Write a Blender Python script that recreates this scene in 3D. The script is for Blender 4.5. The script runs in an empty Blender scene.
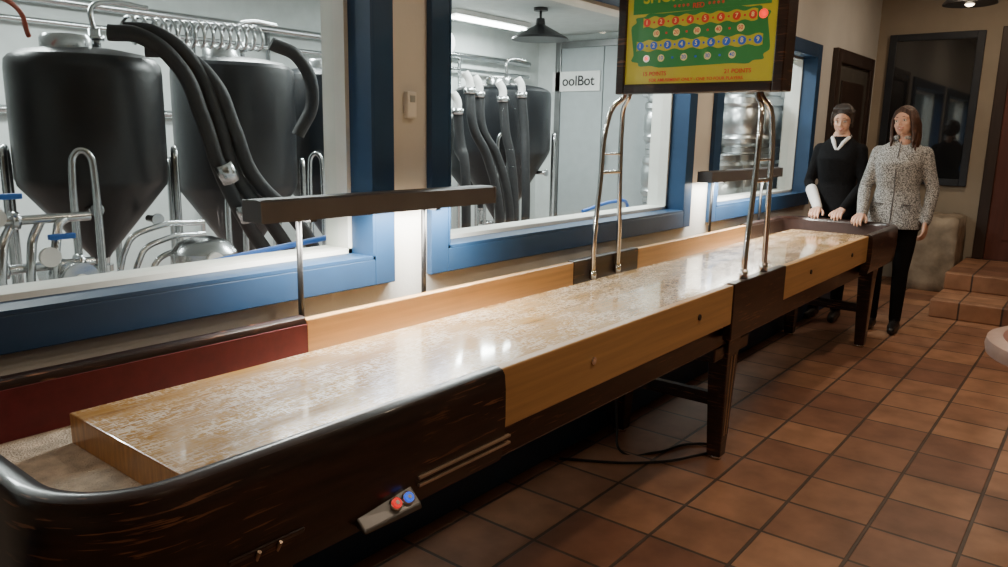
import bpy, bmesh, math, random
from mathutils import Vector, Matrix, Euler
random.seed(4)
C=bpy.context.collection

# ---------------------------------------------------------------- materials
def _nt(name):
    m=bpy.data.materials.new(name);m.use_nodes=True
    nt=m.node_tree;b=nt.nodes['Principled BSDF'];return m,nt,b
def mat(name,col,rough=.5,metal=0,var=0,scale=8,stretch=(1,1,1),bump=0,bscale=60,coat=0,emit=None,es=0,spec=None):
    m,nt,b=_nt(name);N=nt.nodes;L=nt.links
    b.inputs['Base Color'].default_value=(*col,1);b.inputs['Roughness'].default_value=rough
    b.inputs['Metallic'].default_value=metal;b.inputs['Coat Weight'].default_value=coat
    if spec is not None:b.inputs['Specular IOR Level'].default_value=spec
    if emit:
        b.inputs['Emission Color'].default_value=(*emit,1);b.inputs['Emission Strength'].default_value=es
    tc=N.new('ShaderNodeTexCoord');mp=N.new('ShaderNodeMapping');mp.inputs['Scale'].default_value=stretch
    L.new(tc.outputs['Object'],mp.inputs[0])
    nz=N.new('ShaderNodeTexNoise');nz.inputs['Scale'].default_value=scale;nz.inputs['Detail'].default_value=6
    L.new(mp.outputs[0],nz.inputs[0])
    cr=N.new('ShaderNodeValToRGB')
    v=var
    cr.color_ramp.elements[0].color=(*[max(0,c*(1-v)) for c in col],1);cr.color_ramp.elements[0].position=.3
    cr.color_ramp.elements[1].color=(*[min(1,c*(1+v)) for c in col],1);cr.color_ramp.elements[1].position=.7
    L.new(nz.outputs[0],cr.inputs[0]);L.new(cr.outputs[0],b.inputs['Base Color'])
    if bump:
        n2=N.new('ShaderNodeTexNoise');n2.inputs['Scale'].default_value=bscale;L.new(mp.outputs[0],n2.inputs[0])
        bp=N.new('ShaderNodeBump');bp.inputs['Strength'].default_value=bump;bp.inputs['Distance'].default_value=.01
        L.new(n2.outputs[0],bp.inputs['Height']);L.new(bp.outputs[0],b.inputs['Normal'])
    return m
def ramp(nt,fac,stops):
    cr=nt.nodes.new('ShaderNodeValToRGB');e=cr.color_ramp.elements
    while len(e)<len(stops):e.new(.5)
    for i,(p,c) in enumerate(stops):
        e[i].position=p;e[i].color=(*c,1)
    nt.links.new(fac,cr.inputs[0]);return cr.outputs[0]
def mix(nt,fac,a,b,mode='MIX'):
    n=nt.nodes.new('ShaderNodeMix');n.data_type='RGBA';n.blend_type=mode
    if isinstance(fac,(int,float)):n.inputs[0].default_value=fac
    else:nt.links.new(fac,n.inputs[0])
    for s,v in ((6,a),(7,b)):
        if isinstance(v,tuple):n.inputs[s].default_value=(*v,1)
        else:nt.links.new(v,n.inputs[s])
    return n.outputs[2]
def noise(nt,scale,stretch=(1,1,1),detail=5,loc=(0,0,0),rotz=0):
    tc=nt.nodes.new('ShaderNodeTexCoord');mp=nt.nodes.new('ShaderNodeMapping')
    mp.inputs['Scale'].default_value=stretch;mp.inputs['Location'].default_value=loc;mp.inputs['Rotation'].default_value=(0,0,rotz)
    nt.links.new(tc.outputs['Object'],mp.inputs[0])
    n=nt.nodes.new('ShaderNodeTexNoise');n.inputs['Scale'].default_value=scale;n.inputs['Detail'].default_value=detail
    nt.links.new(mp.outputs[0],n.inputs[0]);return n.outputs[0]

def tile_mat():
    m,nt,b=_nt('terracotta_tile');N=nt.nodes;L=nt.links
    tc=N.new('ShaderNodeTexCoord');mp=N.new('ShaderNodeMapping');L.new(tc.outputs['Object'],mp.inputs[0])
    mp.inputs['Location'].default_value=(.07,.05,0)
    br=N.new('ShaderNodeTexBrick');br.offset=0;br.squash=1
    br.inputs['Scale'].default_value=1;br.inputs['Brick Width'].default_value=.305;br.inputs['Row Height'].default_value=.305
    br.inputs['Mortar Size'].default_value=.008;br.inputs['Mortar Smooth'].default_value=.3;br.inputs['Bias'].default_value=0
    br.inputs['Color1'].default_value=(.44,.23,.13,1);br.inputs['Color2'].default_value=(.24,.11,.068,1)
    br.inputs['Mortar'].default_value=(.09,.06,.045,1)
    L.new(mp.outputs[0],br.inputs[0])
    nz=noise(nt,6,detail=8);v=ramp(nt,nz,[(.3,(.65,.62,.60)),(.7,(1.12,1.12,1.12))])
    c=mix(nt,1.0,br.outputs[0],v,'MULTIPLY');L.new(c,b.inputs['Base Color'])
    b.inputs['Roughness'].default_value=.42
    bp=N.new('ShaderNodeBump');bp.inputs['Strength'].default_value=.6;bp.inputs['Distance'].default_value=.006;bp.invert=True
    L.new(br.outputs[1],bp.inputs['Height']);L.new(bp.outputs[0],b.inputs['Normal'])
    return m
def play_mat():
    m,nt,b=_nt('waxed_maple_playfield');N=nt.nodes;L=nt.links
    g=noise(nt,5,(.5,14,8),8)
    base=ramp(nt,g,[(.25,(.34,.165,.040)),(.5,(.47,.26,.075)),(.8,(.60,.37,.13))])
    def mask(scale,st,lo,hi,loc,rz=0,d=10):
        return ramp(nt,noise(nt,scale,st,d,loc,rz),[(lo,(0,0,0)),(hi,(1,1,1))])
    fine=mask(120,(.6,1.5,1),.50,.62,(0,0,0),0,4);fine2=mask(85,(.25,2.0,1),.52,.62,(3,4,0),.25,5)
    fine3=mask(85,(1.8,.3,1),.54,.62,(9,4,0),-.2,5)
    patch=mask(5,(.8,1.6,1),.30,.66,(3,1,0),0,9)
    f=mix(nt,1.0,fine,fine2,'LIGHTEN');f=mix(nt,.8,f,fine3,'LIGHTEN')
    mm=mix(nt,1.0,f,patch,'MULTIPLY')
    haze=mask(9,(.6,1.4,1),.45,.80,(5,5,0),0,9)
    mm=mix(nt,.15,mm,haze,'ADD')
    sc=N.new('ShaderNodeMath');sc.operation='MULTIPLY';sc.inputs[1].default_value=.60;L.new(mm,sc.inputs[0]);sc.use_clamp=True
    c=mix(nt,sc.outputs[0],base,(.86,.80,.70));L.new(c,b.inputs['Base Color'])
    rr=N.new('ShaderNodeMath');rr.operation='MULTIPLY_ADD';rr.inputs[1].default_value=.3;rr.inputs[2].default_value=.14
    L.new(mm,rr.inputs[0]);L.new(rr.outputs[0],b.inputs['Roughness'])
    b.inputs['Coat Weight'].default_value=.8;b.inputs['Coat Roughness'].default_value=.06
    return m
def dark_mat():
    m,nt,b=_nt('worn_mahogany_stain');L=nt.links
    g=noise(nt,6,(1.2,1.2,9),8)
    base=ramp(nt,g,[(.3,(.009,.005,.004)),(.7,(.034,.014,.010))])
    s=noise(nt,9,(1,1,16),10,(2,5,1));k=ramp(nt,s,[(.60,(0,0,0)),(.65,(1,1,1))])
    s2=noise(nt,2.5);k2=ramp(nt,s2,[(.45,(0,0,0)),(.6,(1,1,1))])
    kk=mix(nt,1.0,k,k2,'MULTIPLY')
    c=mix(nt,kk,base,(.20,.085,.045));L.new(c,b.inputs['Base Color'])
    b.inputs['Roughness'].default_value=.3;b.inputs['Coat Weight'].default_value=.25
    return m
def tweed_mat():
    m,nt,b=_nt('grey_tweed_knit');L=nt.links
    g=noise(nt,130,detail=3);c=ramp(nt,g,[(.38,(.07,.07,.07)),(.5,(.27,.27,.265)),(.62,(.52,.515,.50))])
    L.new(c,b.inputs['Base Color']);b.inputs['Roughness'].default_value=.95
    bp=nt.nodes.new('ShaderNodeBump');bp.inputs['Strength'].default_value=.6;bp.inputs['Distance'].default_value=.006
    L.new(g,bp.inputs['Height']);L.new(bp.outputs[0],b.inputs['Normal']);return m
def glass_mat():
    m=bpy.data.materials.new('window_glass');m.use_nodes=True;nt=m.node_tree;N=nt.nodes;L=nt.links
    N.remove(N['Principled BSDF']);o=N['Material Output']
    t=N.new('ShaderNodeBsdfTransparent');t.inputs[0].default_value=(.95,.98,.97,1)
    g=N.new('ShaderNodeBsdfGlossy');g.inputs['Roughness'].default_value=.02
    f=N.new('ShaderNodeLayerWeight');f.inputs[0].default_value=.5
    pw=N.new('ShaderNodeMath');pw.operation='POWER';pw.inputs[1].default_value=5;L.new(f.outputs['Facing'],pw.inputs[0])
    ma=N.new('ShaderNodeMath');ma.operation='MULTIPLY_ADD';ma.inputs[1].default_value=.7;ma.inputs[2].default_value=.035;L.new(pw.outputs[0],ma.inputs[0])
    mx=N.new('ShaderNodeMixShader');L.new(ma.outputs[0],mx.inputs[0]);L.new(t.outputs[0],mx.inputs[1]);L.new(g.outputs[0],mx.inputs[2])
    L.new(mx.outputs[0],o.inputs[0]);return m

TILE=tile_mat();PLAY=play_mat();DARK=dark_mat();TWEED=tweed_mat();GLASS=glass_mat()
WALL=mat('painted_plaster_cream',(.63,.63,.60),.8,var=.05,scale=3,bump=.08)
WALLD=mat('painted_plaster_tan',(.36,.31,.24),.85,var=.06,scale=3,bump=.08)
CEIL=mat('ceiling_paint',(.45,.42,.36),.9,var=.04)
BLUE=mat('blue_trim_paint',(.012,.052,.130),.5,var=.15,scale=4)
WHITE=mat('white_reveal_paint',(.75,.77,.72),.6,var=.04)
MAPLE=mat('maple_panel',(.55,.31,.12),.36,var=.14,scale=4,stretch=(.5,6,14),coat=.3)
ENDG=mat('maple_end_grain',(.46,.25,.08),.35,var=.25,scale=6,stretch=(1,14,2),coat=.3)
RED=mat('red_felt',(.12,.010,.014),.7,var=.15,scale=30)
DFELT=mat('dark_felt',(.03,.012,.010),.7,var=.15,scale=30)
CARPET=mat('gutter_carpet',(.60,.53,.43),.98,var=.3,scale=25,bump=.8,bscale=200)
CHROME=mat('chrome',(.80,.78,.76),.12,1)
STEEL=mat('stainless_steel',(.55,.57,.58),.25,1,var=.08,scale=5,stretch=(1,1,6))
STEELB=mat('brushed_keg_steel',(.60,.62,.63),.30,1,var=.15,scale=6)
DSTEEL=mat('dull_steel',(.22,.22,.22),.35,1,var=.12,scale=6)
BLACKJ=mat('charcoal_insulation_jacket',(.008,.010,.013),.36,var=.3,scale=4,bump=.15,bscale=15)
HOSE=mat('black_foam_hose',(.014,.015,.017),.6,var=.2,scale=20,bump=.3,bscale=40)
SHADE=mat('dark_shade_metal',(.08,.073,.076),.5,.2,var=.1)
BRASS=mat('inlay_strip',(.50,.38,.28),.3,.7,var=.1)
BLK=mat('black_plastic',(.012,.012,.013),.4,var=.1)
DWOOD=mat('dark_door_wood',(.035,.020,.015),.45,var=.25,scale=4,stretch=(6,6,.6))
DBLUE=mat('dark_slate_blue_trim',(.020,.026,.036),.45,var=.15)
RDOOR=mat('red_brown_door',(.11,.035,.024),.4,var=.2,scale=4,stretch=(5,5,.5))
STONE=mat('rough_stone',(.34,.28,.21),.9,var=.35,scale=7,bump=1,bscale=9)
GREY=mat('cooler_panel_grey',(.36,.40,.41),.5,.1,var=.05)
BWALL=mat('brewery_wall',(.56,.60,.59),.7,var=.06)
CONC=mat('brewery_floor',(.40,.30,.27),.5,var=.15)
BHOSE=mat('blue_hose',(.02,.13,.50),.4,var=.1)
PVC=mat('white_plastic',(.75,.75,.73),.4,var=.04)
TUBE=mat('fluorescent_tube',(1,1,1),.5,emit=(1,.95,.85),es=14)
TUBEC=mat('cool_fluorescent_tube',(1,1,1),.5,emit=(.93,1,.97),es=18)
BULB=mat('warm_bulb',(1,1,1),.5,emit=(1,.8,.55),es=14)

# ---------------------------------------------------------------- mesh helpers
def empty(name,loc=(0,0,0),rz=0):
    o=bpy.data.objects.new(name,None);o.location=loc;o.rotation_euler=(0,0,rz);C.objects.link(o);return o
def obj(name,bm,m,parent=None,smooth=False,bevel=0,seg=2):
    me=bpy.data.meshes.new(name)
    bmesh.ops.recalc_face_normals(bm,faces=bm.faces);bm.to_mesh(me);bm.free()
    o=bpy.data.objects.new(name,me);C.objects.link(o)
    for mm in (m if isinstance(m,list) else [m]):me.materials.append(mm)
    if smooth:
        for p in me.polygons:p.use_smooth=True
    if bevel:
        b=o.modifiers.new('b','BEVEL');b.width=bevel;b.segments=seg;b.limit_method='ANGLE'
    if parent:o.parent=parent
    return o
def bbox(bm,x0,x1,y0,y1,z0,z1,mi=0):
    v=[bm.verts.new((x,y,z)) for x in (x0,x1) for y in (y0,y1) for z in (z0,z1)]
    for q in ((0,1,3,2),(4,6,7,5),(0,4,5,1),(2,3,7,6),(0,2,6,4),(1,5,7,3)):
        f=bm.faces.new([v[i] for i in q]);f.material_index=mi
def box(name,x0,x1,y0,y1,z0,z1,m,parent=None,bevel=0):
    bm=bmesh.new();bbox(bm,x0,x1,y0,y1,z0,z1);return obj(name,bm,m,parent,bevel=bevel)
def align(d):return Vector(d).to_track_quat('Z','Y').to_matrix().to_4x4()
def bcyl(bm,p,q,r,r2=None,seg=20,caps=True):
    p=Vector(p);q=Vector(q);d=q-p
    if d.length<1e-6:return
    M=Matrix.Translation((p+q)/2)@align(d)
    bmesh.ops.create_cone(bm,cap_ends=caps,segments=seg,radius1=r,radius2=r if r2 is None else r2,depth=d.length,matrix=M)
def bsph(bm,c,r,seg=14,rot=None):
    if isinstance(r,(int,float)):r=(r,r,r)
    M=Matrix.Translation(Vector(c))@(rot.to_4x4() if rot else Matrix())@Matrix.Diagonal((*r,1))
    bmesh.ops.create_uvsphere(bm,u_segments=seg,v_segments=max(6,seg//2+2),radius=1,matrix=M)
def cyl(name,p,q,r,m,parent=None,r2=None,seg=24,bevel=0):
    bm=bmesh.new();bcyl(bm,p,q,r,r2,seg);o=obj(name,bm,m,parent,smooth=False,bevel=bevel)
    for pl in o.data.polygons:pl.use_smooth=len(pl.vertices)==4
    return o
def tube(name,pts,r,m,parent=None,smoothc=True,res=6,caps=True):
    cu=bpy.data.curves.new(name,'CURVE');cu.dimensions='3D';cu.bevel_depth=r;cu.bevel_resolution=4;cu.use_fill_caps=caps
    if smoothc:
        s=cu.splines.new('BEZIER');s.bezier_points.add(len(pts)-1)
        for b,p in zip(s.bezier_points,pts):
            b.co=p;b.handle_left_type=b.handle_right_type='AUTO'
        s.resolution_u=res*2
    else:
        s=cu.splines.new('POLY');s.points.add(len(pts)-1)
        for b,p in zip(s.points,pts):b.co=(*p,1)
    t=bpy.data.objects.new(name+'_c',cu);C.objects.link(t)
    dg=bpy.context.evaluated_depsgraph_get();me=bpy.data.meshes.new_from_object(t.evaluated_get(dg))
    bpy.data.objects.remove(t);o=bpy.data.objects.new(name,me);C.objects.link(o)
    me.materials.clear();me.materials.append(m)
    for p in me.polygons:p.use_smooth=True
    if parent:o.parent=parent
    return o
def lathe(name,prof,c,m,parent=None,seg=40,smooth=True):
    bm=bmesh.new();rows=[]
    for r,z in prof:
        rows.append([bm.verts.new((c[0]+r*math.cos(2*math.pi*i/seg),c[1]+r*math.sin(2*math.pi*i/seg),c[2]+z)) for i in range(seg)])
    for a,b in zip(rows,rows[1:]):
        for i in range(seg):bm.faces.new((a[i],a[(i+1)%seg],b[(i+1)%seg],b[i]))
    bm.faces.new(rows[0]);bm.faces.new(rows[-1])
    o=obj(name,bm,m,parent,smooth=smooth)
    e=o.modifiers.new('e','EDGE_SPLIT');e.split_angle=math.radians(35)
    return o
def sweep(name,path,prof,m,parent=None,closed=False):
    """path: list of (x,y) plan points; prof: list (out,z) closed section."""
    bm=bmesh.new();rows=[];n=len(path)
    for i,(x,y) in enumerate(path):
        a=Vector(path[max(i-1,0)]);b=Vector(path[min(i+1,n-1)]);t=(b-a).normalized();nm=Vector((t.y,-t.x))
        rows.append([bm.verts.new((x+nm.x*o,y+nm.y*o,z)) for o,z in prof])
    k=len(prof)
    for a,b in zip(rows,rows[1:]):
        for i in range(k):bm.faces.new((a[i],a[(i+1)%k],b[(i+1)%k],b[i]))
    bm.faces.new(rows[0]);bm.faces.new(rows[-1])
    o=obj(name,bm,m,parent,smooth=True);e=o.modifiers.new('e','EDGE_SPLIT');e.split_angle=math.radians(32);return o
def text(name,s,loc,size,m,parent=None,rot=None,ext=.0015,align_x='CENTER',sx=1):
    cu=bpy.data.curves.new(name,'FONT');cu.body=s;cu.size=size;cu.extrude=ext;cu.align_x=align_x;cu.align_y='CENTER';cu.offset=size*.012
    t=bpy.data.objects.new('t',cu);C.objects.link(t)
    dg=bpy.context.evaluated_depsgraph_get();me=bpy.data.meshes.new_from_object(t.evaluated_get(dg));bpy.data.objects.remove(t)
    me.materials.clear();me.materials.append(m)
    if rot is None:rot=Matrix(((0,0,-1),(-1,0,0),(0,1,0)))  # faces -X
    me.transform(Matrix.Translation(loc)@rot.to_4x4()@Matrix.Diagonal((sx,1,1,1)))
    o=bpy.data.objects.new(name,me);C.objects.link(o)
    if parent:o.parent=parent
    return o

# ---------------------------------------------------------------- room shell
XA,XB=-2.6,9.0; YA,YB=-3.2,2.15; ZC=3.05; WT=2.37
box('floor',XA-.1,XB+.1,YA-.1,WT,-.1,0,TILE)
box('ceiling',XA-.1,XB+.1,YA-.1,WT,ZC,ZC+.1,CEIL)
wins=[(-1.0,1.90),(2.30,4.51),(5.01,6.95)];Z0,Z1=.98,2.15
bm=bmesh.new()
bbox(bm,XA,XB+.1,YB,WT,0,Z0);bbox(bm,XA,7.45,YB,WT,Z1,ZC);bbox(bm,7.45,8.76,YB,WT,2.27,ZC)
bbox(bm,XA,wins[0][0],YB,WT,Z0,Z1);bbox(bm,wins[0][1],wins[1][0],YB,WT,Z0,Z1);bbox(bm,wins[1][1],wins[2][0],YB,WT,Z0,Z1)
bbox(bm,wins[2][1],7.45,YB,WT,Z0,Z1);bbox(bm,7.45,8.76,2.2,WT,Z0,2.27);bbox(bm,8.76,XB+.1,YB,WT,Z0,ZC)
obj('wall_left',bm,WALL)
box('wall_back',XB,XB+.15,YA,2.15,0,ZC,WALLD)
box('wall_right',XA,XB,YA-.1,YA,0,ZC,WALLD)
box('wall_behind',XA-.1,XA,YA,WT,0,ZC,WALLD)
box('trim_plinth',XA,7.3,1.845,YB,0,.13,BLUE,bevel=.004)
for i,(x0,x1) in enumerate(wins):
    w=empty('window_%d'%(i+1))
    bm=bmesh.new();c=.10;y0=YB-.03
    bbox(bm,x0-c,x0,y0,YB,Z0-c,Z1+c);bbox(bm,x1,x1+c,y0,YB,Z0-c,Z1+c)
    bbox(bm,x0,x1,y0,YB,Z0-c,Z0);bbox(bm,x0,x1,y0,YB,Z1,Z1+c)
    obj('casing',bm,BLUE,w,bevel=.004)
    bm=bmesh.new();t=.012;ya,yb=YB-.03,2.24
    bbox(bm,x0,x0+t,ya,yb,Z0,Z1);bbox(bm,x1-t,x1,ya,yb,Z0,Z1);bbox(bm,x0,x1,ya,yb,Z0,Z0+t);bbox(bm,x0,x1,ya,yb,Z1-t,Z1)
    obj('jamb',bm,BLUE,w)
    bm=bmesh.new();t=.03;ya,yb=2.24,2.37
    bbox(bm,x0,x0+t,ya,yb,Z0,Z1);bbox(bm,x1-t,x1,ya,yb,Z0,Z1);bbox(bm,x0,x1,ya,yb,Z0,Z0+t);bbox(bm,x0,x1,ya,yb,Z1-t,Z1)
    obj('inner_reveal',bm,WHITE,w)
    bm=bmesh.new();vs=[bm.verts.new(q) for q in ((x0+.02,2.30,Z0+.02),(x1-.02,2.30,Z0+.02),(x1-.02,2.30,Z1-.02),(x0+.02,2.30,Z1-.02))];bm.faces.new(vs)
    obj('pane',bm,GLASS,w)
# door in left wall far end
d=empty('door_1')
bm=bmesh.new();bbox(bm,7.45,7.57,2.10,2.2,0,2.27);bbox(bm,8.64,8.76,2.10,2.2,0,2.27);bbox(bm,7.57,8.64,2.10,2.2,2.15,2.27)
obj('frame',bm,DWOOD,d,bevel=.006)
box('leaf',7.57,8.64,2.13,2.18,.01,2.15,mat('door_dark_olive',(.08,.075,.065),.5,var=.15),d)
box('leaf_panel_low',7.72,8.49,2.115,2.13,.2,1.0,DWOOD,d,.006);box('leaf_panel_high',7.72,8.49,2.115,2.13,1.15,2.0,DWOOD,d,.006)
bm=bmesh.new();bsph(bm,(7.64,2.08,1.05),.028);bcyl(bm,(7.64,2.08,1.05),(7.64,2.13,1.05),.012);obj('knob',bm,BRASS,d,True)
# back-wall window
w=empty('window_4')
bm=bmesh.new();ya,yb,za,zb=1.17,2.03,1.01,2.53;k=.07;X=8.96
bbox(bm,X,9.0,ya,ya+k,za,zb);bbox(bm,X,9.0,yb-k,yb,za,zb);bbox(bm,X,9.0,ya+k,yb-k,za,za+k);bbox(bm,X,9.0,ya+k,yb-k,zb-k,zb)
obj('casing',bm,DBLUE,w,bevel=.005)
box('night_pane',8.975,8.985,ya+k,yb-k,za+k,zb-k,mat('dark_glass',(.02,.022,.025),.05,0,var=.3,scale=1.5,coat=1),w)
# door in back wall
d=empty('door_2')
bm=bmesh.new();bbox(bm,8.92,9.0,.93,1.03,.3,2.55);bbox(bm,8.92,9.0,-.13,-.03,.3,2.55);bbox(bm,8.92,9.0,-.03,.93,2.45,2.55)
obj('frame',bm,DWOOD,d,bevel=.006)
box('leaf',8.95,8.99,-.03,.93,.3,2.45,RDOOR,d)
box('panel_low',8.935,8.95,.1,.8,.5,1.2,RDOOR,d,.006);box('panel_high',8.935,8.95,.1,.8,1.35,2.25,RDOOR,d,.006)
bm=bmesh.new();bsph(bm,(8.9,.16,1.3),.03);bcyl(bm,(8.9,.16,1.3),(8.95,.16,1.3),.012);obj('knob',bm,BRASS,d,True)
# steps
s=empty('tiled_steps')
box('tread_low',7.15,8.91,-1.2,1.08,0,.15,TILE,s,.01);box('tread_high',7.75,8.91,-1.2,1.08,.151,.30,TILE,s,.01)
box('trim_threshold',8.91,9.0,-.2,1.08,0,.30,DWOOD)
# stone planter wall
bm=bmesh.new()
bbox(bm,8.40,8.93,1.10,1.60,0,.74)
bmesh.ops.subdivide_edges(bm,edges=bm.edges,cuts=7,use_grid_fill=True)
for v in bm.verts:
    t=v.co.z/.74
    v.co.y+=(0.10*t*(1 if v.co.y>1.36 else .1)); v.co+=Vector((random.uniform(-.012,.012),random.uniform(0,.012) if v.co.z>.05 else 0,random.uniform(-.03,.01) if v.co.z>.1 else 0))
obj('stone_pedestal',bm,STONE,smooth=True)

# thermostat on wall
sp=empty('thermostat');box('body',2.075,2.125,2.125,2.15,1.50,1.60,PVC,sp,.006);box('screen',2.088,2.112,2.122,2.126,1.56,1.585,GREY,sp)

# ---------------------------------------------------------------- shuffleboard table
T=empty('shuffleboard_table')
YC=1.605
box('cabinet_body',.62,6.02,1.235,1.975,.56,.698,DARK,T,.008)
box('gutter_carpet',.50,6.08,1.222,1.988,.698,.704,CARPET,T)
bm=bmesh.new();bbox(bm,.70,5.87,1.345,1.865,.704,.78);o=obj('playing_board',bm,[PLAY,ENDG],T,bevel=.003)
for p in o.data.polygons:
    if abs(p.normal.z)<.5:p.material_index=1
def cap(xs,xe,R=.17):
    hw=.405;sg=1 if xe<xs else -1
    pts=[(xs,YC-hw)]
    cx=xe+sg*R
    pts+= [(cx+ (xs-cx)*f,YC-hw) for f in (.6,.3)]
    for i in range(13):
        a=math.pi/2*i/12;pts.append((cx-sg*R*math.sin(a),YC-hw+R-R*math.cos(a)))
    pts.append((xe,YC))
    for i in range(13):
        a=math.pi/2*i/12;pts.append((cx-sg*R*math.cos(a),YC+hw-R+R*math.sin(a)))
    pts+= [(cx+ (xs-cx)*f,YC+hw) for f in (.3,.6)]
    pts.append((xs,YC+hw))
    return pts
CP=[(-.022,.70),(-.022,.838),(-.016,.850),(-.004,.856),(.014,.856),(.028,.850),(.036,.838),(.040,.80),(.041,.72),(.036,.64),(.026,.60),(-.005,.585),(-.022,.585)]
for nm,xs,xe in (('end_cap_near',1.48,.44),('end_cap_far',5.27,6.14)):
    pts=cap(xs,xe);s_=1 if nm=='end_cap_far' else -1
    sweep(nm,pts,[(o*s_,z) for o,z in CP],DARK,T)
    sweep(nm+'_felt',pts,[(-o*s_,z) for o,z in [(.0225,.704),(.0225,.832),(.027,.832),(.027,.704)]],RED if s_<0 else DFELT,T)
for nm,x0,x1,m in (('maple_rail_a',1.48,3.05,MAPLE),('maple_rail_b',3.69,5.27,MAPLE),('joint_block',3.05,3.69,DARK)):
    for sd,(ya,yb) in (('near',(1.187,1.222)),('far',(1.988,2.023))):
        zz=(.675,.845) if m is MAPLE else (.60,.850)
        e=.0 if m is MAPLE else .004
        box(nm+'_'+sd,x0,x1,ya-(e if sd=='near' else 0),yb+(e if sd=='far' else 0),zz[0],zz[1],m,T,.005)
box('apron_moulding',1.48,5.27,1.222,1.236,.665,.70,DARK,T)
for x in (1.95,2.72,4.1,4.9):
    cyl('bolt',(x,1.188,.765),(x,1.182,.765),.012,CHROME if x<2.5 else BLK,T)
for z in (.668,.649):
    box('inlay_strip',1.16,1.50,1.155,1.166,z-.0035,z+.0035,BRASS,T,.002)
# control box: wedge tray with two lit buttons
cb=bmesh.new()
P=[(.98,1.168,.615),(.98,1.168,.640),(.98,1.138,.608),(.98,1.140,.616),(1.14,1.168,.610),(1.14,1.168,.660),(1.14,1.126,.612),(1.14,1.130,.624)]
vs=[cb.verts.new(p) for p in P]
for q in ((0,1,3,2),(4,6,7,5),(1,5,7,3),(3,7,6,2),(0,2,6,4),(0,4,5,1)):cb.faces.new([vs[i] for i in q])
obj('control_box',cb,DSTEEL,T,bevel=.004)
nrm=Vector((0,-.040,.040)).normalized()
for x,nm,co in ((1.078,'button_red',(.7,.02,.02)),(1.115,'button_blue',(.03,.12,.8))):
    c=Vector((x,1.148,.640));bc=mat(nm+'_lit',co,.3,emit=co,es=1.0)
    cyl(nm+'_ring',c-nrm*.012,c+nrm*.004,.0155,CHROME,T);cyl(nm,c,c+nrm*.008,.0115,bc,T)
    cyl(nm+'_core',c+nrm*.008,c+nrm*.0095,.005,PVC,T)
# legs
def leg(x,y,nm,big=False):
    bm=bmesh.new();lv=[];s=-1 if y<1.6 else 1
    prof=((.015,.032,.032),(.12,.038,.036),(.50,.062,.046),(.56,.070,.05),(.60,.070,.05))
    if big:prof=((.015,.045,.045),(.12,.05,.05),(.50,.075,.065),(.60,.085,.07),(.68,.085,.115))
    for z,hx,hy in prof:
        lv.append([bm.verts.new((x+a*hx,y+b*hy,z)) for a,b in ((-1,-1),(1,-1),(1,1),(-1,1))])
    for a,b in zip(lv,lv[1:]):
        for i in range(4):bm.faces.new((a[i],a[(i+1)%4],b[(i+1)%4],b[i]))
    bm.faces.new(lv[0]);bm.faces.new(lv[-1]);obj(nm,bm,DARK,T,bevel=.005)
    cyl(nm+'_foot',(x,y,0),(x,y,.02),.028,CHROME,T)
    for k in (-.018,.018):
        if big:tube(nm+'_inlay',[(x+k,y+s*.0665,.50),(x+k*1.2,y+s*.0715,.60),(x+k*1.3,y+s*.1165,.675)],.004,BRASS,T,False)
        else:tube(nm+'_inlay',[(x+k*.7,y+s*.0362,.12),(x+k,y+s*.0465,.50)],.0035,BRASS,T,False)
for i,x in enumerate((.76,3.20,5.72)):
    leg(x,1.27,'leg_%d_a'%i,i==0);leg(x,1.77,'leg_%d_b'%i)
    box('stretcher_%d'%i,x-.02,x+.02,1.27,1.77,.25,.31,DARK,T,.004)
box('under_block',3.02,3.40,1.235,1.975,.50,.56,DARK,T,.006)
tube('power_cable',[(3.05,1.70,.5),(3.0,1.68,.1),(2.95,1.62,.008),(3.05,1.5,.007),(3.25,1.42,.007),(3.3,1.33,.007),(3.1,1.36,.007),(2.9,1.5,.007),(2.7,1.8,.007)],.006,BLK,T)

# ---------------------------------------------------------------- rail lamps
def raillamp(x0,x1,posts,e):
    E=empty('table_rail_lamp')
    bm=bmesh.new();sec=[(1.985,1.168),(1.995,1.232),(2.005,1.238),(2.068,1.238),(2.076,1.232),(2.086,1.168),(2.081,1.168),(2.071,1.226),(2.066,1.232),(2.007,1.232),(2.000,1.226),(1.990,1.168)]
    r=[[bm.verts.new((x,y,z)) for y,z in sec] for x in (x0,x1)];k=len(sec)
    for i in range(k):bm.faces.new((r[0][i],r[0][(i+1)%k],r[1][(i+1)%k],r[1][i]))
    bm.faces.new(r[0]);bm.faces.new(r[1]);obj('hood',bm,SHADE,E)
    for q in (x0,x1):box('hood_end',q-.003,q+.003,1.986,2.085,1.169,1.236,SHADE,E)
    cyl('tube_lamp',(x0+.05,2.033,1.195),(x1-.05,2.033,1.195),.013,TUBE,E)
    for x in posts:
        cyl('post',(x,2.067,.66),(x,2.067,1.17),.010,BLK,E);box('post_clip',x-.02,x+.02,2.054,2.078,.70,.80,BLK,E,.003)
        box('cross_clip',x-.012,x+.012,1.988,2.083,1.160,1.17,BLK,E)
    L=bpy.data.lights.new('rail_light','AREA');L.shape='RECTANGLE';L.size=x1-x0-.1;L.size_y=.07;L.energy=e;L.color=(1,.96,.86)
    o=bpy.data.objects.new('rail_light',L);o.location=((x0+x1)/2,2.033,1.178);C.objects.link(o);o.parent=E
raillamp(1.33,2.44,(1.52,2.10),36);raillamp(4.60,5.90,(4.80,5.70),36)

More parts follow.
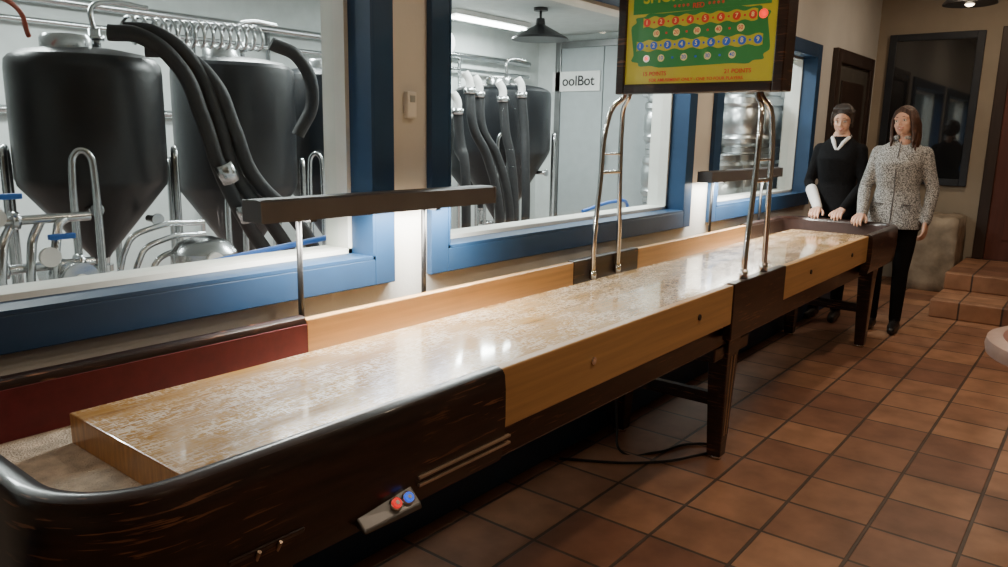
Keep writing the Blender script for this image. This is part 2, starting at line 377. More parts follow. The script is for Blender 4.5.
# ---------------------------------------------------------------- scoreboard
S=empty('electronic_scoreboard')
ya,yb,za,zb=1.14,1.94,1.645,2.29;x0,x1=3.28,3.42
box('cabinet',x0+.02,x1,ya+.005,yb-.005,za+.005,zb,DARK,S,.006)
bm=bmesh.new();k=.045
bbox(bm,x0,x0+.03,ya,ya+k,za,zb);bbox(bm,x0,x0+.03,yb-k,yb,za,zb);bbox(bm,x0,x0+.03,ya+k,yb-k,za,za+k);bbox(bm,x0,x0+.03,ya+k,yb-k,zb-k,zb)
obj('frame',bm,DARK,S,bevel=.006)
em=lambda n,c,s=.7:mat(n,c,.35,emit=c,es=s,coat=.5)
YEL=em('board_yellow',(.42,.36,.03),.22);GRN=em('board_green',(.03,.17,.04),.25);REDL=em('board_red',(.45,.03,.02),.4);BLU=em('board_blue',(.02,.08,.40),.35)
WHT=em('board_white',(.8,.8,.75),.5);LIT=em('board_lit_red',(1,.03,.01),1.2);CRM=em('board_cream',(.6,.50,.20),.35)
fx=x0+.012
box('backlit_glass',fx,fx+.006,ya+k,yb-k,za+k,zb-k,YEL,S)
bm=bmesh.new();ring=[];n=72;cy,cz=(ya+yb)/2,1.885
for i in range(n):
    a=2*math.pi*i/n;u=math.copysign(abs(math.cos(a))**.35,math.cos(a));v=math.copysign(abs(math.sin(a))**.35,math.sin(a))
    w=1+.03*math.sin(a*12);ring.append(bm.verts.new((fx-.001,cy+u*.325*w,cz+v*.120*w)))
bm.faces.new(ring);obj('green_field',bm,GRN,S)
for z,h_ in ((1.965,.50),(1.862,.56)):
    bm=bmesh.new();up=[];dn=[]
    for i in range(41):
        y=cy-(h_/2+.02)+(h_+.04)*i/40;w=.022+.005*math.sin(i*1.1);up.append(bm.verts.new((fx-.0022,y,z+w)));dn.append(bm.verts.new((fx-.0022,y,z-w)))
    for i in range(40):bm.faces.new((up[i],up[i+1],dn[i+1],dn[i]))
    obj('row_band',bm,YEL,S)
box('header_band',fx-.002,fx,ya+k+.03,yb-k-.03,2.005,2.17,GRN,S)
def disc(y,z,r,m,n='lamp'):
    cyl(n,(fx+.001,y,z),(fx-.004,y,z),r,m,S,seg=20)
def rowd(z,labels,span,m,tm,r=.018,dots=True):
    k=len(labels)
    for i,l in enumerate(labels):
        y=cy+span/2-span*i/(k-1);disc(y,z,r,m)
        text('digit',l,(fx-.0055,y,z),r*1.5,tm,S,ext=.0005)
    if dots:
        for i in range(k-1):disc(cy+span/2-span*(i+.5)/(k-1),z,.005,tm if m is CRM else m,'dot')
rowd(1.965,['1','2','3','4','5','6','7','8'],.50,REDL,CRM)
disc(cy-.295,1.965,.019,LIT);disc(cy-.295,1.965,.008,LIT)
rowd(1.915,['10','20','30','40','50'],.40,CRM,REDL,.016)
rowd(1.862,['1','2','3','4','5','6','7','8','9'],.56,BLU,CRM)
rowd(1.805,['10','20','30','40'],.34,CRM,BLU,.016);disc(cy+.245,1.805,.016,WHT);disc(cy+.245,1.805,.010,LIT)
text('title','SHUFFLEBOARD',(fx-.004,cy,2.075),.080,YEL,S,sx=.95)
text('subtitle','* * * *  RED  * * * *',(fx-.004,cy,2.022),.03,REDL,S)
text('footer_a','15 POINTS',(fx-.003,cy+.2,1.735),.026,REDL,S,ext=.0005);text('footer_b','21 POINTS',(fx-.003,cy-.2,1.735),.026,REDL,S,ext=.0005)
text('footer_d','FOR AMUSEMENT ONLY - ONE TO FOUR PLAYERS',(fx-.003,cy,1.706),.02,REDL,S,ext=.0005)
for sd,y,s in (('near',1.206,1),('far',1.972,-1)):
    zb_=.852 if s>0 else .75
    for xx,tx in ((3.20,3.33),(3.44,3.38)):
        yt=y+s*.05
        tube('leg_tube',[(xx,y,zb_),(xx,y,.95),(xx+(tx-xx)*.25,y,1.2),(xx+(tx-xx)*.5,y+s*.005,1.50),(xx+(tx-xx)*.75,y+s*.02,1.59),(tx,yt,1.63),(tx,yt+s*.01,1.66)],.0125,CHROME,S)
        cyl('foot_collar',(xx,y,zb_-.002),(xx,y,zb_+.04),.018,CHROME,S)
    tube('cross_bar',[(3.235,y,1.27),(3.425,y,1.27)],.009,CHROME,S,False)
    tube('cross_bar',[(3.255,y,1.36),(3.415,y,1.36)],.006,CHROME,S,False)

# ---------------------------------------------------------------- brewery behind glass
BX0,BX1,BY1,BZ=-1.6,8.2,6.0,2.66
box('floor_brewery',BX0,BX1+.1,WT,BY1+.1,-.1,0,CONC)
box('ceiling_brewery',BX0,BX1+.1,WT,BY1+.1,BZ,BZ+.1,BWALL)
box('wall_brewery_back',BX0,BX1,BY1,BY1+.1,0,BZ,BWALL)
box('wall_brewery_left',BX0-.1,BX0,WT,BY1,0,BZ,BWALL)
box('wall_brewery_end',BX1,BX1+.1,WT,BY1,0,BZ,BWALL)
d=empty('door_3')
bm=bmesh.new()
for a,b in ((4.30,4.98),(4.99,5.60)):bbox(bm,8.14,8.19,a,b,.02,2.5)
obj('leaves',bm,GREY,d,bevel=.006)
bm=bmesh.new();bbox(bm,8.12,8.2,4.22,4.30,0,2.58);bbox(bm,8.12,8.2,5.6,5.68,0,2.58);bbox(bm,8.12,8.2,4.3,5.6,2.5,2.58);obj('frame',bm,DSTEEL,d,bevel=.004)
for z in (.5,1.9):box('hinge',8.11,8.14,4.32,4.42,z,z+.08,STEEL,d,.004)
box('handle',8.07,8.14,4.90,4.94,1.1,1.35,STEEL,d,.006)
sg=empty('wall_sign');box('plate',8.12,8.138,5.02,5.72,1.98,2.22,PVC,sg,.004)
text('lettering','oolBot',(8.115,5.33,2.10),.17,BLK,sg)
def tank(x,y,r,zt,zb,ztip,rot=40):
    E=empty('conical_fermenter')
    h=zt-zb
    lathe('jacket',[(r*.10,ztip-zb),(r*.16,ztip-zb+.03),(r*.97,-.015),(r,.02),(r,h-.06),(r*.985,h-.02),(r*.93,h)],(x,y,zb),BLACKJ,E)
    lathe('top_dome',[(r*.93,h),(r*.8,h+.02),(r*.45,h+.04),(.02,h+.045)],(x,y,zb),BLACKJ,E)
    lathe('manway',[(.08,h+.02),(.10,h+.02),(.10,h+.07),(.09,h+.085),(.03,h+.095)],(x-r*.3,y-.05,zb),STEEL,E)
    cyl('top_port',(x+.05,y,zt+.03),(x+.05,y,zt+.13),.025,STEEL,E);cyl('port_clamp',(x+.05,y,zt+.08),(x+.05,y,zt+.10),.04,STEEL,E)
    tube('vent_pipe',[(x+.05,y,zt+.12),(x+.05,y,zt+.22),(x+.12,y,zt+.25),(x+.3,y,zt+.25)],.012,STEEL,E)
    lathe('tip_valve',[(.03,-.16),(.03,-.05),(.05,-.05),(.05,-.02),(.035,-.02),(.04,.02)],(x,y,ztip),STEEL,E)
    cyl('tip_elbow',(x,y,ztip-.14),(x-.0,y-.16,ztip-.14),.025,STEEL,E)
    for i in range(4):
        a=math.radians(rot+90*i);cx,cy_=x+(r+.03)*math.cos(a),y+(r+.03)*math.sin(a)
        t=Vector((-math.sin(a),math.cos(a),0))*.038;c=Vector((cx,cy_,0))
        tube('leg_%d'%i,[c-t+Vector((0,0,.0)),c-t+Vector((0,0,zb+.08)),c-t*.7+Vector((0,0,zb+.13)),c+Vector((0,0,zb+.15)),c+t*.7+Vector((0,0,zb+.13)),c+t+Vector((0,0,zb+.08)),c+t+Vector((0,0,0))],.016,STEEL,E,res=3)
        lathe('foot_%d'%i,[(.07,0),(.07,.015),(.02,.03)],(cx,cy_,0),STEEL,E,seg=16)
    tube('brace',[(x+(r+.03)*math.cos(2*math.pi*i/32),y+(r+.03)*math.sin(2*math.pi*i/32),.32) for i in range(33)],.014,STEEL,E,False)
    for dx,z in ((-.12,zb-.10),(.14,zb-.16)):
        cyl('sample_port',(x+dx,y-r*.62,z),(x+dx,y-r*.90,z),.016,STEEL,E);cyl('port_flange',(x+dx,y-r*.88,z),(x+dx,y-r*.91,z),.028,STEEL,E)
    return E
tank(1.56,3.62,.31,1.74,1.20,.84,60);tank(2.53,4.0,.335,1.80,1.12,.68,55);tank(3.42,4.3,.33,1.82,1.15,.7)
tank(4.98,4.0,.40,1.80,1.30,.72);tank(.30,4.1,.36,1.8,1.2,.8);tank(4.35,5.2,.38,1.8,1.2,.8);tank(5.9,5.0,.35,1.6,1.1,.7)
H=empty('insulated_hose_bundle')
for i,(dx,dy,dz) in enumerate(((0,0,0),(.075,.02,.02),(.15,.0,-.05))):
    pts=[(1.50,3.25,1.82),(1.60,3.18,1.81),(1.72,3.12,1.70),(1.80,3.1,1.50),(1.88,3.1,1.25),(2.02,3.12,1.0),(2.16,3.15,.80),(2.3,3.2,.3)]
    pts=[(p[0]+dx+(.06*i if j>4 else 0),p[1]+dy,p[2]+dz*(1 if j<4 else 0)) for j,p in enumerate(pts)]
    tube('hose_%d'%i,pts,.033,HOSE,H)
tube('hose_tail',[(2.30,3.3,1.86),(2.42,3.25,1.80),(2.50,3.25,1.6),(2.44,3.3,1.42)],.033,HOSE,H)
cyl('hose_collar',(1.86,3.06,1.30),(1.90,3.06,1.22),.04,STEEL,H);cyl('hose_collar2',(1.96,3.08,1.12),(2.0,3.09,1.04),.04,STEEL,H)
H2=empty('insulated_hose_bundle')
for i,(xa,xb,zt) in enumerate(((4.00,4.28,1.74),(4.10,4.40,1.72),(4.36,4.46,1.70),(4.58,4.60,1.74),(3.88,3.92,1.6))):
    tube('hose_%d'%i,[(xa,3.5,zt),(xa+.02,3.48,zt-.25),(xa+(xb-xa)*.5,3.46,1.3),(xb,3.45,.9),(xb+.05,3.5,.5)],.033,HOSE,H2)
    tube('hose_head_%d'%i,[(xa,3.5,zt-.02),(xa-.005,3.5,zt+.06),(xa-.03,3.52,zt+.11)],.028,PVC,H2)
    cyl('ferrule_%d'%i,(xa,3.5,zt-.03),(xa,3.5,zt+.01),.042,STEEL,H2)
pts=[]
for i in range(15*16+1):
    a=i/16*2*math.pi;t=i/(15*16);pts.append((1.66+.66*t,3.42+.055*math.cos(a),1.86+.03*t+.055*math.sin(a)))
tube('wort_chiller_coil',pts,.008,STEEL,None,False)
M_=empty('pipe_manifold')
for x in (.88,.95,1.04,1.13):
    tube('riser',[(x,2.95,.02),(x,2.95,1.05+.07*math.sin(x*30)),(x+.05,2.98,1.12)],.016,STEEL,M_,True,3)
for z in (.62,.78,.95,1.12):
    tube('header',[(.5,2.97,z),(1.25,2.97,z)],.017,STEEL,M_,False)
for x,z in ((.95,.95),(1.13,.78),(1.04,.62),(.88,.78),(1.0,1.12),(1.2,.95)):
    cyl('clamp',(x-.012,2.97,z),(x+.012,2.97,z),.032,STEEL,M_)
for x,z in ((.92,1.2),(1.08,1.05)):
    box('valve_handle',x,x+.09,2.90,2.92,z,z+.02,BHOSE,M_,.004)
    cyl('gauge',(x,2.92,z-.06),(x,2.90,z-.06),.035,PVC,M_)
cyl('pump_flange',(1.16,2.86,.90),(1.16,2.90,.90),.065,STEEL,M_);cyl('pump_body',(1.16,2.90,.90),(1.16,3.1,.90),.06,STEEL,M_)
cyl('pump_hub',(1.16,2.85,.90),(1.16,2.86,.90),.025,PVC,M_);cyl('pump_stand',(1.16,3.0,0),(1.16,3.0,.9),.02,STEEL,M_)
M3=empty('transfer_pump_cart')
lathe('kettle',[(.10,.55),(.13,.56),(.13,.95),(.10,.99),(.04,1.01)],(1.66,2.9,0),STEEL,M3)
for a in (0,1,2):
    cyl('cart_leg',(1.66+.11*math.cos(a*2.1),2.9+.11*math.sin(a*2.1),0),(1.66+.11*math.cos(a*2.1),2.9+.11*math.sin(a*2.1),.6),.012,STEEL,M3)
cyl('valve',(1.55,2.85,.90),(1.47,2.80,.90),.02,STEEL,M3);cyl('gauge',(1.62,2.76,.93),(1.62,2.74,.93),.035,PVC,M3)
for k in range(3):tube('drain_pipe',[(1.40+.05*k,3.0,.1),(1.40+.05*k,3.0,1.0-.05*k),(1.5+.05*k,3.0,1.05-.05*k),(1.75,3.05,1.05-.05*k)],.012,STEEL,M3)
tube('blue_hose',[(1.2,2.7,.9),(1.5,2.62,.95),(1.8,2.6,.98),(2.2,2.62,1.0),(2.6,2.9,.92),(2.9,3.0,.3),(3.0,3.0,.02)],.012,BHOSE)
tube('blue_hose',[(4.3,2.75,.95),(4.6,2.7,1.0),(4.9,2.75,.95),(5.2,3.0,.3),(5.3,3.1,.02)],.012,BHOSE)
tube('red_hose',[(.82,3.5,1.72),(.9,3.4,1.88),(1.10,3.4,1.93),(1.22,3.4,1.90),(1.3,3.5,1.80)],.010,mat('red_rubber',(.35,.08,.05),.4))
WP=empty('wall_pipework')
for z,r in ((2.3,.035),(2.15,.02),(1.55,.03)):
    tube('run',[(0,5.93,z),(7.9,5.93,z)],r,STEEL,WP,False)
for x in (1.8,3.4,4.1,6.6):cyl('drop',(x,5.93,0),(x,5.93,2.3),.02,STEEL,WP)
def keg(x,y,z):
    r=.19
    lathe('keg',[(r*.80,0),(r*.86,.01),(r*.86,.05),(r*.80,.06),(r*.97,.09),(r,.13),(r*.93,.15),(r*.93,.18),(r,.2),(r,.36),(r*.93,.38),(r*.93,.41),(r,.43),(r*.97,.48),(r*.82,.51),(r*.86,.52),(r*.86,.565),(r*.80,.57),(r*.78,.53),(r*.3,.53),(.03,.55)],(x,y,z),STEELB,KG,seg=28)
KG=empty('keg_stack')
box('pallet',6.05,7.95,2.42,4.2,0,.17,mat('pallet_wood',(.30,.20,.12),.8,var=.2),KG,.01)
for k in range(3):
    z=.171+.572*k
    for xx,yy in ((6.28,2.64),(6.70,2.64),(7.12,2.64),(7.54,2.64),(6.72,3.05),(7.14,3.05),(7.56,3.05),(7.15,3.46),(7.57,3.46),(7.57,3.88)):
        if k==2 and xx<6.5:continue
        keg(xx,yy,z)
cf=[(6.48,5.4),(6.0,3.2),(3.2,4.3),(1.2,4.6),(3.9,2.95)]
for x,y in cf:
    E=empty('fluorescent_fixture');box('tray',x-.62,x+.62,y-.09,y+.09,BZ-.05,BZ-.001,PVC,E,.005)
    for s_ in (-.045,.045):cyl('tube_lamp',(x-.58,y+s_,BZ-.07),(x+.58,y+s_,BZ-.07),.014,TUBEC,E)
    L=bpy.data.lights.new('l','AREA');L.shape='RECTANGLE';L.size=1.1;L.size_y=.2;L.energy=64;L.color=(.93,1,.98)
    o=bpy.data.objects.new('fixture_light',L);o.location=(x,y,BZ-.09);C.objects.link(o);o.parent=E
E=empty('high_bay_lamp');lathe('dish',[(.28,0),(.27,.02),(.12,.10),(.05,.14),(.04,.2)],(6.3,4.6,2.36),BLK,E);cyl('stem',(6.3,4.6,2.5),(6.3,4.6,BZ),.012,BLK,E);cyl('canopy',(6.3,4.6,BZ-.03),(6.3,4.6,BZ-.0005),.07,BLK,E)
E=empty('globe_lamp');bm=bmesh.new();bsph(bm,(5.2,4.9,2.24),.13,24);obj('globe',bm,mat('globe_glow',(1,1,1),.5,emit=(.95,1,1),es=5),E,True);cyl('stem',(5.2,4.9,2.36),(5.2,4.9,BZ),.015,STEEL,E)

# ---------------------------------------------------------------- round table at right, pendant
E=empty('round_bistro_table');tx_,ty_=3.30,-.13
RT=mat('tiled_rim',(.50,.33,.27),.35,var=.15,scale=12)
lathe('top',[(.02,.69),(.40,.69),(.425,.70),(.43,.725),(.425,.75),(.40,.757),(.02,.757)],(tx_,ty_,0),RT,E,seg=64)
lathe('inset',[(.02,.757),(.375,.757),(.375,.760),(.02,.760)],(tx_,ty_,0),mat('red_inset',(.30,.10,.07),.35,var=.15,scale=9),E,seg=64)
lathe('pedestal',[(.22,0),(.22,.02),(.05,.05),(.04,.3),(.04,.62),(.12,.69)],(tx_,ty_,0),BLK,E)
E=empty('pendant_lamp');px_,py_,pz_=6.0,.90,2.34
lathe('shade',[(.16,0),(.158,.01),(.10,.07),(.04,.10),(.03,.14)],(px_,py_,pz_),BLK,E);cyl('cord',(px_,py_,pz_+.13),(px_,py_,ZC),.004,BLK,E)
bm=bmesh.new();bsph(bm,(px_,py_,pz_+.02),.035);obj('bulb',bm,BULB,E,True)

# ---------------------------------------------------------------- people
SKIN=mat('skin',(.56,.33,.24),.5,var=.05,scale=10)
SKIN.node_tree.nodes['Principled BSDF'].inputs['Subsurface Weight'].default_value=.08
SKIN.node_tree.nodes['Principled BSDF'].inputs['Subsurface Scale'].default_value=.01
LIP=mat('lips',(.42,.13,.11),.4,var=.05);EYEW=mat('eye_white',(.65,.62,.58),.25);IRIS=mat('iris',(.04,.025,.015),.2)
BKNIT=mat('black_knit',(.005,.005,.006),.9,var=.3,scale=60,bump=.3,bscale=120,spec=.15)
BPANT=mat('black_trousers',(.005,.005,.006),.85,var=.2,scale=20,bump=.2,bscale=20,spec=.2)
WCOT=mat('white_cotton',(.72,.72,.72),.8,var=.05,scale=20,bump=.15,bscale=30);SHOE=mat('shoe_leather',(.012,.010,.01),.4)
TEETH=mat('teeth',(.8,.78,.72),.3)
def hairmat(n,c):
    return mat(n,c,.45,var=.55,scale=14,stretch=(5,5,.6),bump=.8,bscale=30)
def chain(bm,pts,rs,seg=16):
    for i in range(len(pts)):
        bsph(bm,pts[i],rs[i],seg)
        if i:bcyl(bm,pts[i-1],pts[i],rs[i-1],rs[i],seg)
def rings(bm,rs,seg=32):
    rows=[]
    for cx,cy,z,rx,ry in rs:
        row=[]
        for i in range(seg):
            a=2*math.pi*i/seg;ca,sa=math.cos(a),math.sin(a)
            row.append(bm.verts.new((cx+rx*math.copysign(abs(ca)**.85,ca),cy+ry*math.copysign(abs(sa)**.85,sa),z)))
        rows.append(row)
    for a,b in zip(rows,rows[1:]):
        for i in range(seg):bm.faces.new((a[i],a[(i+1)%seg],b[(i+1)%seg],b[i]))
    bm.faces.new(rows[0]);bm.faces.new(rows[-1])
def fuse(name,bm,mats,parent,voxel,smooth=4,pick=None,mtx=None):
    bmesh.ops.recalc_face_normals(bm,faces=bm.faces)
    me=bpy.data.meshes.new(name);bm.to_mesh(me);bm.free();o=bpy.data.objects.new('tmp',me);C.objects.link(o)
    r=o.modifiers.new('r','REMESH');r.mode='VOXEL';r.voxel_size=voxel
    if smooth:
        s_=o.modifiers.new('s','SMOOTH');s_.factor=.5;s_.iterations=smooth
    dg=bpy.context.evaluated_depsgraph_get();m2=bpy.data.meshes.new_from_object(o.evaluated_get(dg));bpy.data.objects.remove(o)
    m2.name=name;m2.materials.clear()
    for m_ in mats:m2.materials.append(m_)
    for p in m2.polygons:
        p.use_smooth=True;p.material_index=pick(p.center) if pick else 0
    if mtx:m2.transform(mtx)
    q=bpy.data.objects.new(name,m2);C.objects.link(q);q.parent=parent;return q
def hand(parent,name,pos,fwd,back,side,curl=.5,scale=1):
    x=Vector(fwd).normalized();z=Vector(back);z=(z-x*z.dot(x)).normalized();y=z.cross(x)
    M=Matrix.Translation(Vector(pos))@Matrix((x,y,z)).transposed().to_4x4()@Matrix.Diagonal((scale,scale,scale,1))
    bm=bmesh.new()
    chain(bm,[(-.03,0,0),(.01,0,0)],[.024,.025]);
    for yy in (-.028,-.01,.01,.028):chain(bm,[(.01,yy*.6,0),(.078,yy,.002)],[.015,.012])
    for yy,L_ in ((.030*side,.066),(.010*side,.075),(-.011*side,.070),(-.030*side,.055)):
        p=Vector((.080,yy,.002));pts=[p];a=curl*.35
        for k in (.45,.31,.24):
            p=p+Vector((math.cos(a),yy*1.2,-math.sin(a)))*L_*k;pts.append(p);a+=curl*.8
        chain(bm,pts,[.0105,.0095,.0085,.0075],12)
    chain(bm,[(.012,.018*side,-.004),(.045,.046*side,-.012),(.070,.058*side,-.018),(.090,.060*side,-.024)],[.016,.0125,.0105,.009],12)
    return fuse(name,bm,[SKIN],parent,.0035,2,mtx=M)
def head(parent,pos,rot,hairm,style):
    M=Matrix.Translation(Vector(pos))@Euler(rot).to_matrix().to_4x4()@Matrix.Diagonal((.95,.93,.96,1))
    bm=bmesh.new()
    bsph(bm,(-.008,0,.025),(.093,.074,.092),24);bsph(bm,(.022,0,-.03),(.062,.060,.078),24);bsph(bm,(.045,0,-.083),(.030,.030,.022),16)
    for s_ in (-1,1):
        bsph(bm,(.050,.034*s_,-.026),(.027,.024,.028));bsph(bm,(-.005,.075*s_,-.008),(.016,.009,.030))
        bsph(bm,(.063,.030*s_,.026),(.018,.026,.012))
    chain(bm,[(.078,0,.014),(.090,0,-.010),(.098,0,-.025)],[.008,.009,.0115]);
    for s_ in (-1,1):bsph(bm,(.088,.010*s_,-.028),(.010,.0075,.0075))
    bsph(bm,(.070,0,-.058),(.020,.028,.018))
    chain(bm,[(-.01,0,-.06),(-.025,0,-.15)],[.050,.050])
    fuse('head',bm,[SKIN],parent,.0045,3,mtx=M)
    bm=bmesh.new()
    for s_ in (-1,1):bsph(bm,(.072,.030*s_,.003),(.0105,.0135,.0078),16)
    bm.transform(M);obj('eyes',bm,EYEW,parent,True)
    bm=bmesh.new()
    for s_ in (-1,1):bsph(bm,(.0790,.030*s_+.001,.002),(.0045,.0058,.0060),12)
    bm.transform(M);obj('irises',bm,IRIS,parent,True)
    bm=bmesh.new()
    for s_ in (-1,1):
        chain(bm,[(.0805,.016*s_,.029),(.078,.032*s_,.032),(.066,.046*s_,.026)],[.0022,.0026,.0015],8)
        chain(bm,[(.079,.019*s_,.008),(.0815,.030*s_,.0115),(.073,.043*s_,.007)],[.0014,.0018,.0014],8)
    bm.transform(M);obj('brows_and_lashes',bm,hairm,parent,True)
    bm=bmesh.new();chain(bm,[(.076,-.026,-.050),(.089,-.009,-.056),(.089,.009,-.056),(.076,.026,-.050)],[.0022,.004,.004,.0022],10)
    chain(bm,[(.077,-.024,-.053),(.088,0,-.068),(.077,.024,-.053)],[.0022,.005,.0022],10)
    bm.transform(M);obj('lips',bm,LIP,parent,True)
    bm=bmesh.new();chain(bm,[(.080,-.019,-.055),(.0905,0,-.0615),(.080,.019,-.055)],[.0018,.0034,.0018],8);bm.transform(M);obj('teeth',bm,TEETH,parent,True)
    bm=bmesh.new()
    bsph(bm,(-.022,0,.044),(.100,.084,.094),24);bsph(bm,(-.045,0,-.01),(.075,.080,.085),24)
    if style=='long':
        for s_ in (-1,1):
            for j in range(9):
                t=j/8;x0=.035-.10*t;y0=s_*(.066+.014*math.sin(t*3))
                chain(bm,[(x0+.0,y0*.85,.075),(x0+.005,y0*1.12,.02),(x0,y0*1.22,-.05),(x0-.005+.012*math.sin(j*2),y0*(1.25+.05*math.sin(j*3)),-.12),(x0+.014*math.cos(j),y0*(1.2+.08*math.cos(j*2)),-.18-.03*(j%3))],[.014,.016,.016,.014,.006],10)
        for j in range(6):
            y=-.06+.024*j;chain(bm,[(-.09,y,.0),(-.10,y,-.10),(-.095,y,-.20)],[.03,.03,.018],10)
        for s_ in (-1,1):chain(bm,[(.055,.006*s_,.103),(.057,.040*s_,.083),(.043,.068*s_,.042)],[.012,.012,.010],10)
    else:
        for j in range(9):
            y=-.064+.016*j;chain(bm,[(.02,y*.7,.118),(.054,y*.95,.098),(.068-.9*abs(y)**1.4,y*1.08,.068+.010*(j%2))],[.014,.012,.005],10)
        for s_ in (-1,1):
            for j in range(4):chain(bm,[(.02-.03*j,.070*s_,.06),(.018-.03*j,.081*s_,.01),(.012-.03*j,.076*s_,-.045-.014*(j%2))],[.018,.014,.006],10)
    fuse('hair',bm,[hairm],parent,.006,1,mtx=M)
def person(name,loc,rz,sc,cfg):
    E=empty(name,loc,rz);E.scale=(sc,sc,sc)
    b=cfg['bulk'];bm=bmesh.new()
    rings(bm,[(0,0,.80,.105,.165),(0,0,.90,.118+b,.168+b),(0,0,1.0,.108+b,.155+b),(.0,0,1.10,.095+b,.136+b),(.005,0,1.20,.106+b,.143+b),(.015,0,1.29,.116+b,.152+b),(.0,0,1.36,.095+b,.155+b),(-.01,0,1.41,.072+b*.6,.135+b*.6),(-.013,0,1.435,.060,.105),(-.015,0,1.46,.053,.072),(-.012,0,1.50,.048,.052)])
    if cfg.get('hem'):
        z=cfg['hem'];rings(bm,[(0,0,z,.126+b,.178+b),(0,0,z+.05,.126+b,.178+b),(0,0,.98,.112+b,.162+b)])
    for s_ in (-1,1):
        h=Vector((0,.09*s_,.86));k=Vector((.02,.09*s_,.47));an=Vector((-.01,.085*s_,.09))
        chain(bm,[h,h.lerp(k,.5),k,k.lerp(an,.35),an],[.092,.078,.056,.054,.042])
        chain(bm,[(-.02,.085*s_,.045),(.06,.09*s_,.038),(.15,.10*s_,.03)],[.042,.040,.030])
        sh=Vector((-.01,(.148+b*.6)*s_,1.358));el=Vector(cfg['elbow'][0 if s_<0 else 1]);wr=Vector(cfg['wrist'][0 if s_<0 else 1])
        a=b*.45
        chain(bm,[sh,sh.lerp(el,.5),el,el.lerp(wr,.3),wr],[.053+a,.045+a,.040+a,.040+a,.030+a*.8])
    chain(bm,[(-.012,0,1.44),(-.008,0,1.54)],[.050,.047])
    zs=cfg.get('hem',.93)
    def pick(c):
        if c.z<.085:return 2
        onarm=abs(c.y)>.205+b or c.x>.140+b
        if c.z<zs+.004 and not onarm:return 1
        if (c.x*c.x+c.y*c.y)**.5<.062 and c.z>1.465:return 3
        return 0
    fuse('body_clothed',bm,[cfg['top'],BPANT,SHOE,SKIN],E,.009,3,pick)
    for i,s_ in enumerate((-1,1)):
        hd=cfg['hands'][i];hand(E,'hand_'+('right','left')[i],cfg['wrist'][i],hd[0],hd[1],hd[2],hd[3])
    head(E,(.012,0,1.585),cfg['headrot'],cfg['hair'],cfg['style'])
    return E
W2=person('woman_in_tweed_jacket',(6.38,1.275,0),math.pi,1.0,dict(bulk=.012,hem=.80,top=TWEED,
  elbow=((.02,-.225,1.09),(-.02,.235,1.10)),wrist=((.21,-.185,.905),(.06,.228,.87)),
  hands=(((.9,-.05,-.30),(.3,0,1),1,.9),((.25,0,-1),(.1,1,.1),1,.6)),
  headrot=(math.radians(8),math.radians(-8),math.radians(-14)),hair=hairmat('brown_hair',(.055,.022,.012)),style='long'))
bm=bmesh.new()
for i in range(17):
    a=math.radians(25+310*i/16);p=(-.012+.062*math.cos(a),.066*math.sin(a),1.465+.012*math.cos(a));
    if i:bcyl(bm,pp,p,.020,.020,10)
    bsph(bm,p,.020,10);pp=p
fuse('collar',bm,[TWEED],W2,.006,2)
tube('zip',[(.055,0,1.447),(.120,0,1.33),(.130,0,1.2),(.111,0,1.08),(.130,0,.95),(.140,0,.82)],.004,SHADE,W2)
for s_ in (-1,1):box('pocket_trim',.108,.126,s_*.10-.04,s_*.10+.04,.985,.991,SHADE,W2,.003)
W1=person('woman_in_black_sweater',(6.47,1.74,0),math.pi,1.01,dict(bulk=.002,hem=.84,top=BKNIT,
  elbow=((.03,-.205,1.10),(.05,.21,1.10)),wrist=((.235,-.06,.912),(.235,.12,.912)),
  hands=(((.9,.05,-.22),(.3,0,1),1,.8),((.9,-.05,-.22),(.3,0,1),-1,.8)),
  headrot=(0,math.radians(10),math.radians(6)),hair=hairmat('dark_short_hair',(.022,.013,.010)),style='short'))
bm=bmesh.new();e=Vector((.03,-.205,1.10));w_=Vector((.235,-.06,.912))
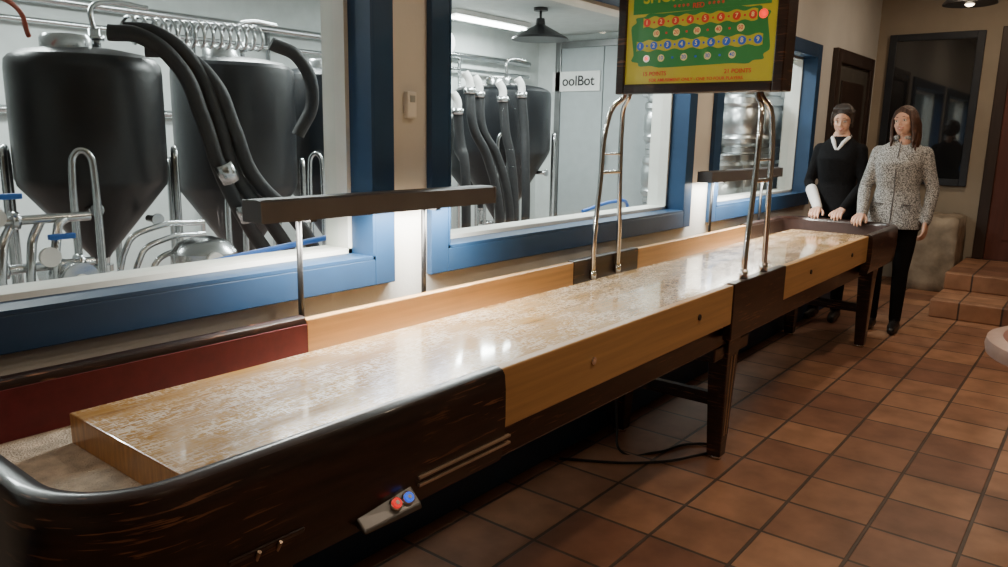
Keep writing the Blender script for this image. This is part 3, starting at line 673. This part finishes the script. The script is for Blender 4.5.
chain(bm,[e.lerp(w_,.30),e.lerp(w_,.6),e.lerp(w_,.97)],[.045,.042,.036]);fuse('white_cuff_sleeve',bm,[WCOT],W1,.006,2)
bm=bmesh.new()
for s_ in (-1,1):
    chain(bm,[(-.05,.052*s_,1.465),(.02,.060*s_,1.452),(.062,.035*s_,1.415),(.090,.008*s_,1.36)],[.014,.016,.016,.010],10)
fuse('shirt_collar',bm,[WCOT],W1,.005,1)

# ---------------------------------------------------------------- lights
def area(name,loc,size,e,col,par=None):
    L=bpy.data.lights.new(name,'AREA');L.shape='DISK';L.size=size;L.energy=e;L.color=col
    o=bpy.data.objects.new(name,L);o.location=loc;C.objects.link(o)
    if par:o.parent=par
    return o
def added_fill(x,y,e,col=(1,.79,.58),sz=.16):  # ceiling lamp out of view, added as warm fill for the bar room
    E=empty('added_fill_light');lathe('added_fill_ring',[(.08,-.004),(.11,-.004),(.11,0),(.08,.0)],(x,y,ZC-.001),PVC,E,seg=24)
    area('lamp',(x,y,ZC-.012),sz,e,col,E)
for x,y,e in ((2.6,.5,15),(5.2,.3,15),(7.7,.9,15),(1.0,-.8,7),(3.9,-1.4,8),(5.3,1.1,14),(-.6,.9,11)):
    added_fill(x,y,e)
w=bpy.data.worlds.new('w');bpy.context.scene.world=w;w.use_nodes=True
w.node_tree.nodes['Background'].inputs[0].default_value=(.05,.06,.08,1);w.node_tree.nodes['Background'].inputs[1].default_value=.3

# ---------------------------------------------------------------- camera
a=math.radians(38.4);p=math.radians(11.16);r=math.radians(1.1)
rt=Vector((math.sin(a),-math.cos(a),0));fh=Vector((math.cos(a),math.sin(a),0))
F=fh*math.cos(p)-Vector((0,0,1))*math.sin(p);U=fh*math.sin(p)+Vector((0,0,1))*math.cos(p)
R2=rt*math.cos(r)+U*math.sin(r);U2=U*math.cos(r)-rt*math.sin(r)
cam=bpy.data.cameras.new('camera');co=bpy.data.objects.new('camera',cam);C.objects.link(co)
cam.lens=760/1008*36;cam.clip_start=.02
M=Matrix((R2,U2,-F)).transposed().to_4x4();M.translation=(0,0,1.45);co.matrix_world=M
bpy.context.scene.camera=co
